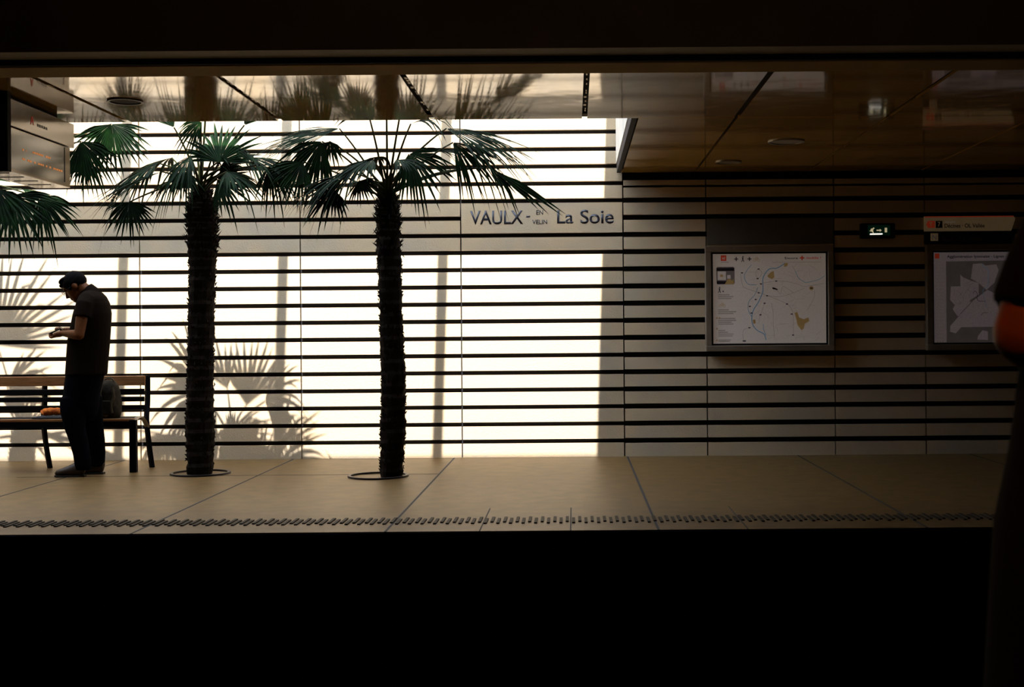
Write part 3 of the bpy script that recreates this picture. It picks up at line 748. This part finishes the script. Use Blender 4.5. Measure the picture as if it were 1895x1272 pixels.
for zz, ya, yb in ((.16, 8.42, 8.75), (.155, 8.30, 8.36), (.095, 8.30, 8.95)):
    y = ya
    while y < yb:
        wd = random.uniform(.012, .03)
        if random.random() < .85: box2(bm, (DX+.004, y, zb_+zz), (DX+.006, min(y+wd, yb), zb_+zz+.012))
        y += wd+.008
build('led_lettering', bm, 'led', t)
bm = bmesh.new()
for a in (-1, 1): box(bm, (DX+.019, 8.42+a*.012, zm+.085), (.003, .009, .055), Matrix.Rotation(a*.3, 3, 'X'))
box(bm, (DX+.019, 8.42, zm+.08), (.003, .028, .009)); build('logo', bm, 'red', t)
bm = bmesh.new()
for k in range(5): box2(bm, (DX+.018, 8.50+k*.035, zm+.06), (DX+.0195, 8.523+k*.035, zm+.078))
build('lettering', bm, 'mapdark', t)
bm = bmesh.new()
for k in range(4): box2(bm, (DX-.21+k*.0, y0+.12+k*.22, zb_-.003), (DX-.05, y0+.128+k*.22, zb_))
build('vent_slots', bm, 'black', t)

# ------------------------------------------------------------------ ceiling downlights
for px, py, r_, lab, lit in ((232, 187, .10, 'dark recessed ceiling downlight beside the hanging display', 0),
                        (1455, 262, .13, 'larger round pale-rimmed ceiling downlight in the dark ceiling on the right', 1),
                        (1348, 300, .105, 'smaller round pale-rimmed ceiling downlight close to the wall above the white map', 1)):
    v0 = VY-py-(px-VX)*TH; d = (H-CZ)*F/v0; c = at(px, py, d); c.z = H
    t = thing('downlight', lab, 'ceiling light', (c.x, c.y, H), 'ceiling downlights')
    bm = bmesh.new(); ring(bm, (c.x, c.y, H-.004), r_, r_*1.16, .010); build('rim', bm, 'steel' if lit else 'metal', t, smooth=False)
    bm = bmesh.new(); cyl(bm, (c.x, c.y, H-.0015), r_, .003); build('recess', bm, 'black' if not lit else 'frame', t)

# ------------------------------------------------------------------ wall cases and signs
def case(px0, px1, py0, py1, label, poster, extra):
    yf = D-.09
    a, b, z0, z1 = pxr(px0, px1, py0, py1, yf)
    t = thing('map_case', label, 'display case', ((a+b)/2, D, z0), 'framed map cases on the wall')
    fw = .058
    bm = bmesh.new()
    for q in (((a, z0), (b, z0+fw)), ((a, z1-fw), (b, z1)), ((a, z0+fw), (a+fw, z1-fw)), ((b-fw, z0+fw), (b, z1-fw))):
        box2(bm, (q[0][0], yf, q[0][1]), (q[1][0], D-.003, q[1][1]))
    build('frame', bm, 'frame', t, bevel=.006)
    bm = bmesh.new(); box2(bm, (a+fw, yf+.035, z0+fw), (b-fw, D-.003, z1-fw)); build('backing', bm, 'black', t)
    g = .018; x0, x1, w0, w1 = a+fw+g, b-fw-g, z0+fw+g, z1-fw-g; yp = yf+.03
    bm = bmesh.new(); box2(bm, (x0, yp, w0), (x1, yf+.035, w1)); build('map_poster', bm, poster, t)
    def P(u, v): return (x0+u*(x1-x0), w1-v*(w1-w0))
    def shape(name, m, polys=(), lines=(), wd=.004, lift=.001):
        bm = bmesh.new()
        for k_, p in enumerate(polys): poly(bm, [P(*q) for q in p], yp, lift+.00008*(k_ % 6))
        for l in lines: ribbon(bm, [P(*q) for q in l], wd, yp, lift)
        return build(name, bm, m, t, recalc=False)
    extra(t, P, shape, yp)
def cv(pts, k=5): return [(p.x, p.y) for p in smooth_curve([Vector((a, b, 0)) for a, b in pts], k)]
def sq(u, v, w_, h): return [(u, v), (u+w_, v), (u+w_, v+h), (u, v+h)]
def tx(t, P, s, u0, u1, v0, v1, m, yp):
    a = P(u0, v1); b = P(u1, v0); text('lettering', s, a[0], b[0], a[1], b[1], yp, m, t, th=.002)
def map1(t, P, shape, yp):
    C = lambda x, y: ((x-172)/1220., (y-160)/980.)        # measured on the poster
    Cs = lambda l: [C(*p) for p in l]
    shape('river', 'river', lines=[cv(Cs([(945, 270), (900, 300), (850, 322), (790, 325), (740, 370), (710, 440), (712, 520), (705, 590), (660, 690), (610, 770), (588, 850), (600, 940), (650, 1000), (720, 1040), (740, 1100)]))], wd=.0085)
    shape('river', 'river', lines=[cv(Cs([(655, 530), (620, 610), (560, 680), (550, 770), (588, 850)])), cv(Cs([(590, 280), (540, 340), (510, 410), (550, 490), (640, 500)])), cv(Cs([(1380, 405), (1320, 445), (1240, 468), (1170, 480)])), cv(Cs([(712, 930), (715, 990), (740, 1050)])), cv(Cs([(1060, 350), (1100, 430), (1170, 480)]))], wd=.005)
    shape('park_area', 'ochre', polys=[Cs([(760, 400), (800, 360), (830, 350), (835, 420), (810, 440), (770, 420)]), Cs([(1050, 810), (1080, 800), (1100, 860), (1150, 880), (1200, 860), (1210, 900), (1160, 930), (1150, 980), (1125, 1000), (1080, 940), (1070, 880)]), Cs([(600, 880), (625, 880), (630, 920), (605, 925)]), Cs([(945, 265), (985, 265), (975, 300), (940, 305)])])
    random.seed(9); ln = [Cs([(810, 255), (1340, 255)])]
    ln += [cv(Cs(l)) for l in ([(470, 380), (480, 440), (500, 520), (590, 560), (670, 585), (760, 620), (860, 660), (970, 712), (1020, 770), (1035, 850), (1035, 950), (1035, 1050)],
           [(715, 480), (850, 460), (960, 465), (1090, 495), (1160, 520), (1370, 490)], [(760, 620), (900, 630), (1040, 590), (1160, 540)], [(860, 550), (900, 600), (930, 520), (1040, 590)],
           [(730, 700), (700, 780), (680, 830), (660, 890)], [(560, 968), (500, 990), (490, 1050), (500, 1110)], [(630, 370), (660, 330), (700, 370), (660, 430), (630, 370)], [(1030, 290), (1060, 350)], [(800, 700), (820, 800), (820, 900), (830, 1080)], [(1190, 780), (1260, 650), (1270, 560)])]
    shape('map_lines', 'mapline', lines=ln, wd=.0026)
    fine = []
    for k in range(70):
        x, y = random.uniform(640, 1360), random.uniform(290, 1100); a = random.uniform(0, 6.28); l = random.uniform(30, 110)
        fine.append(Cs([(x, y), (min(1385, max(480, x+l*math.cos(a))), min(1125, max(280, y+l*math.sin(a)*.7)))]))
    shape('street_lines', 'mapwash', lines=fine, wd=.0018, lift=.0006)
    dots = [(486, 368), (665, 328), (655, 432), (690, 490), (855, 460), (835, 545), (665, 587), (755, 620), (632, 660), (728, 702), (682, 828), (970, 712), (1020, 822), (1033, 1052), (585, 808), (562, 968), (568, 735)]
    shape('stop_marks', 'mapdark', polys=[Cs([(x-11, y-6), (x+11, y-6), (x+11, y+6), (x-11, y+6)]) for x, y in dots]+[Cs([(810, 530), (830, 530), (872, 548), (865, 560), (815, 545)]), Cs([(485, 1106), (525, 1106), (520, 1120), (490, 1120)])])
    shape('badge', 'red', polys=[Cs([(258, 174), (318, 174), (318, 236), (258, 236)]), Cs([(1112, 202), (1162, 202), (1162, 216), (1112, 216)]), Cs([(1130, 185), (1144, 185), (1144, 234), (1130, 234)])], lift=.0014)
    shape('text_block', 'mapwash', polys=[Cs([(225, y), (x, y), (x, y+12), (225, y+12)]) for y, x in ((600, 350), (620, 390), (640, 370), (765, 340), (785, 420), (805, 390), (860, 410), (880, 420), (900, 370), (920, 390), (990, 300), (1010, 330), (1030, 390), (1050, 380), (1095, 360), (1110, 350))]+[Cs([(258, 245), (345, 245), (345, 254), (258, 254)])])
    shape('bullet_marks', 'ochre', polys=[Cs([(203, y), (218, y), (218, y+16), (203, y+16)]) for y in (852, 968, 1095)]+[Cs([(232, y), (248, y), (248, y+12), (232, y+12)]) for y in (850,)])
    shape('picture', 'mapgrey', polys=[Cs([(208, 312), (222, 300), (392, 300), (406, 314), (406, 478), (392, 492), (222, 492), (210, 478)])], lift=.0008)
    shape('picture', 'mapdark', polys=[Cs([(212, 312), (402, 312), (402, 345), (212, 345)]), Cs([(214, 455), (402, 455), (402, 488), (214, 488)])], lift=.0012)
    shape('picture', 'poster', polys=[Cs([(222, 350), (312, 350), (312, 445), (222, 445)]), Cs([(325, 390), (362, 390), (362, 430), (325, 430)])], lift=.0016)
    shape('picture', 'ochre', polys=[Cs([(300, 490), (330, 435), (360, 435), (380, 455), (395, 430), (400, 486), (350, 490)]), Cs([(250, 385), (280, 385), (280, 410), (250, 410)])], lift=.002)
    def cross(x, y, r=22, w_=5): return [Cs([(x-r, y-w_), (x+r, y-w_), (x+r, y+w_), (x-r, y+w_)]), Cs([(x-w_, y-r), (x+w_, y-r), (x+w_, y+r), (x-w_, y+r)])]
    def walker(x, y, s=1): return [Cs([(x-5*s, y-32*s), (x+7*s, y-32*s), (x+7*s, y-20*s), (x-5*s, y-20*s)]), Cs([(x-10*s, y-17*s), (x+6*s, y-17*s), (x+4*s, y+6*s), (x-6*s, y+6*s)]), Cs([(x-4*s, y+4*s), (x+4*s, y+4*s), (x+14*s, y+32*s), (x+6*s, y+32*s)]), Cs([(x-5*s, y+4*s), (x+2*s, y+4*s), (x-12*s, y+32*s), (x-19*s, y+32*s)])]
    shape('symbols', 'mapdark', polys=cross(424, 216)+cross(568, 216)+walker(497, 216)+walker(243, 552)+[Cs([(275, 562), (288, 562), (288, 576), (275, 576)])])
    def bike(x, y, s=1):
        l = []
        for dx in (-22, 22): l.append(Cs([(x+dx*s+14*s*math.cos(k*math.pi/5), y+12*s+14*s*math.sin(k*math.pi/5)) for k in range(11)]))
        l.append(Cs([(x-22*s, y+12*s), (x-8*s, y-14*s), (x+14*s, y-12*s), (x+22*s, y+12*s)])); l.append(Cs([(x-8*s, y-14*s), (x, y+12*s), (x+14*s, y-12*s)])); l.append(Cs([(x-2*s, y-30*s), (x+12*s, y-12*s)]))
        return l
    shape('symbols', 'ochre', lines=bike(644, 218)+bike(268, 716), wd=.0028)
    tx(t, P, 'Encore', *[C(950, 0)[0], C(1090, 0)[0]], C(0, 198)[1], C(0, 222)[1], 'mapdark', yp)
    tx(t, P, 'mobile !', *[C(1185, 0)[0], C(1340, 0)[0]], C(0, 196)[1], C(0, 222)[1], 'red', yp)
    tx(t, P, 'tcl', *[C(272, 0)[0], C(304, 0)[0]], C(0, 190)[1], C(0, 220)[1], 'poster', yp-.0014)
    shape('metro_mark', 'ochre', polys=[[C(1235+24*math.cos(k), 540+22*math.sin(k)) for k in [j*math.pi/6 for j in range(12)]]])
    tx(t, P, 'M', *[C(1224, 0)[0], C(1247, 0)[0]], C(0, 532)[1], C(0, 550)[1], 'mapdark', yp-.001)
case(1306, 1544, 455, 650, 'framed white street map with blue rivers below the plain dark plate', 'poster', map1)
def map2(t, P, shape, yp):
    W = 183.; Hh = 172.
    C = lambda x, y: ((x-1725)/W, (y-462)/Hh); K = lambda X, Y: C(1690+X/4.541, 380+Y/4.541)
    Ks = lambda l: [K(*p) for p in l]
    shape('map_ground', 'mapgrey', polys=[Ks([(268, 452), (980, 445), (980, 1150), (268, 1152)])], lift=.0006)
    shape('city_area', 'poster2', polys=[Ks([(510, 475), (590, 470), (640, 500), (640, 590), (560, 640), (490, 600)]), Ks([(630, 490), (720, 480), (740, 530), (700, 640), (630, 700), (560, 640)]),
          Ks([(395, 565), (420, 590), (490, 620), (560, 640), (560, 740), (480, 790), (395, 760)]), Ks([(310, 668), (400, 668), (480, 700), (480, 800), (390, 830), (345, 830), (302, 785)]),
          Ks([(345, 830), (500, 800), (440, 880), (370, 930), (325, 865)]), Ks([(500, 800), (640, 700), (720, 740), (760, 1020), (400, 1022), (350, 1075), (300, 1060), (302, 1010)]), Ks([(590, 1050), (640, 1060), (640, 1135), (545, 1130), (550, 1100)])], lift=.0012)
    random.seed(12); fine = []
    for k in range(60):
        x, y = random.uniform(340, 700), random.uniform(500, 1010)
        if x < 480 and y < 640: continue
        a = random.uniform(0, 6.28); l = random.uniform(20, 60); fine.append(Ks([(x, y), (x+l*math.cos(a), y+l*math.sin(a))]))
    shape('street_lines', 'mapgrey', lines=fine, wd=.0018, lift=.0016)
    shape('river', 'river', lines=[cv(Ks([(590, 470), (605, 500), (640, 520), (645, 600), (640, 670), (600, 700), (610, 780), (630, 850)]))], wd=.004, lift=.002)
    shape('map_lines', 'mapdark', lines=[cv(Ks([(510, 730), (525, 710), (545, 730), (550, 790), (620, 800)])), Ks([(500, 800), (390, 910)]), cv(Ks([(580, 920), (600, 900), (640, 900)]))], wd=.004, lift=.002)
    shape('badge', 'red', polys=[Ks([(168, 382), (208, 382), (208, 426), (168, 426)])], lift=.0012)
    shape('legend', 'mapwash', polys=[Ks([(x, y), (x+12, y), (x+12, y+24), (x, y+24)]) for x in (180, 205, 228) for y in range(470, 1140, 30)]+[Ks([(168, 434), (228, 434), (228, 444), (168, 444)])])
    tx(t, P, 'Agglomération lyonnaise - Lignes', K(278, 0)[0], K(790, 0)[0], K(0, 398)[1], K(0, 428)[1], 'mapdark', yp)
case(1716, 1916, 452, 648, 'framed mauve network map beside the near person, under the line signs', 'poster2', map2)
# plain plate above the first map
a, b, z0, z1 = pxr(1308, 1542, 404, 452, D-.01); bm = bmesh.new(); box2(bm, (a, D-.012, z0), (b, D-.001, z1))
o = build('blank_plate', bm, 'plate', bevel=.002); tag(o, 'blank dark grey plate fixed on the wall directly above the white map', 'plate')
# direction sign
def plate(name, lab, px0, px1, py0, py1, m, cut=False):
    a, b, z0, z1 = pxr(px0, px1, py0, py1, D-.03)
    t = thing(name, lab, 'sign', ((a+b)/2, D, z0), 'line direction signs')
    bm = bmesh.new()
    pts = [(a, z0), (b-(.04 if cut else 0), z0), (b, z1-(.03 if cut else 0)), (b-(.02 if cut else 0), z1), (a, z1)]
    f = [bm.verts.new((p[0], D-.03, p[1])) for p in pts]; g = [bm.verts.new((p[0], D-.001, p[1])) for p in pts]
    bm.faces.new(f); bm.faces.new(g[::-1])
    for i in range(len(pts)): bm.faces.new((f[i], g[i], g[(i+1) % len(pts)], f[(i+1) % len(pts)]))
    build('sign_plate', bm, m, t); return t, a, b, z0, z1
def pr_(t, name, m, x0, x1, y0, y1, pts=None, lift=.002):
    a, b, z0, z1 = pxr(x0, x1, y0, y1, D-.03); bm = bmesh.new()
    poly(bm, [(a+(b-a)*u, z0+(z1-z0)*v) for u, v in (pts or ((0, 0), (1, 0), (1, 1), (0, 1)))], D-.03, lift); build(name, bm, m, t, recalc=False)
def tt_(t, s, x0, x1, y0, y1, m, lift=.0):
    a, b, z0, z1 = pxr(x0, x1, y0, y1, D-.03); text('lettering', s, a, b, z0, z1, D-.03-lift, m, t, th=.002)
t, *_ = plate('direction_sign', 'cream sign reading Direction Décines - OL Vallée with a red top line', 1711, 1879, 400, 427.5, 'cream', True)
pr_(t, 'top_stripe', 'red', 1711, 1876, 400.2, 402)
pr_(t, 'line_badge', 'red', 1714, 1730, 409, 422, ((.2, 0), (1, 0), (1, 1), (.2, 1), (0, .5)))
pr_(t, 'line_badge', 'mapdark', 1731.5, 1744, 409, 422)
tt_(t, 'T', 1720, 1725, 411.5, 419.5, 'cream', .002); tt_(t, '7', 1735.5, 1740, 411, 419.5, 'cream', .002)
tt_(t, 'Direction', 1749, 1768, 409.5, 412.5, 'mapwash'); tt_(t, 'Décines · OL Vallée', 1748, 1822, 414, 421.5, 'mapdark')
t, *_ = plate('direction_sign', 'dark blue sign reading Stade - OL Vallée with a pale N square', 1711, 1879, 429, 451, 'navyplate')
pr_(t, 'line_badge', 'cream', 1722, 1736, 432, 446); tt_(t, 'N', 1725, 1733, 434, 444, 'mapgrey', .002); tt_(t, 'Stade · OL Vallée', 1743, 1818, 438, 446.5, 'dimtext')
# exit sign
a, b, z0, z1 = pxr(1593, 1657, 413, 441, D-.07)
t = thing('exit_sign', 'small dark green lit exit sign with running figure, arrow and door', 'sign', ((a+b)/2, D, z0))
bm = bmesh.new(); box2(bm, (a, D-.07, z0), (b, D-.001, z1)); build('housing', bm, 'black', t, bevel=.012)
E = lambda X, Y: (lambda v: (v.x, v.z))(at(1560+X/13.54, 390+Y/13.54, D-.07))
def es(name, m, polys):
    bm = bmesh.new()
    for p in polys: poly(bm, [E(*q) for q in p], D-.071, .001)
    build(name, bm, m, t, recalc=False)
bm = bmesh.new(); poly(bm, [E(*q) for q in ((620, 360), (1180, 360), (1180, 620), (620, 620))], D-.0695, .0012); build('sign_glass', bm, 'green', t, recalc=False)
es('arrow', 'exitwhite', [[(840, 478), (920, 478), (920, 455), (970, 495), (920, 532), (920, 508), (840, 508)]])
es('running_figure', 'exitwhite', [[(750, 425), (785, 425), (785, 460), (750, 460)], [(700, 450), (745, 445), (765, 470), (745, 530), (705, 520), (690, 480)], [(655, 510), (700, 490), (725, 520), (700, 525)], [(725, 510), (755, 510), (775, 565), (745, 565)]])
es('door_symbol', 'exitwhite', [[(1045, 430), (1105, 430), (1105, 545), (1045, 545)]])
es('light_strip', 'exitlamp', [[(680, 572), (980, 566), (1000, 590), (960, 604), (670, 608)]])
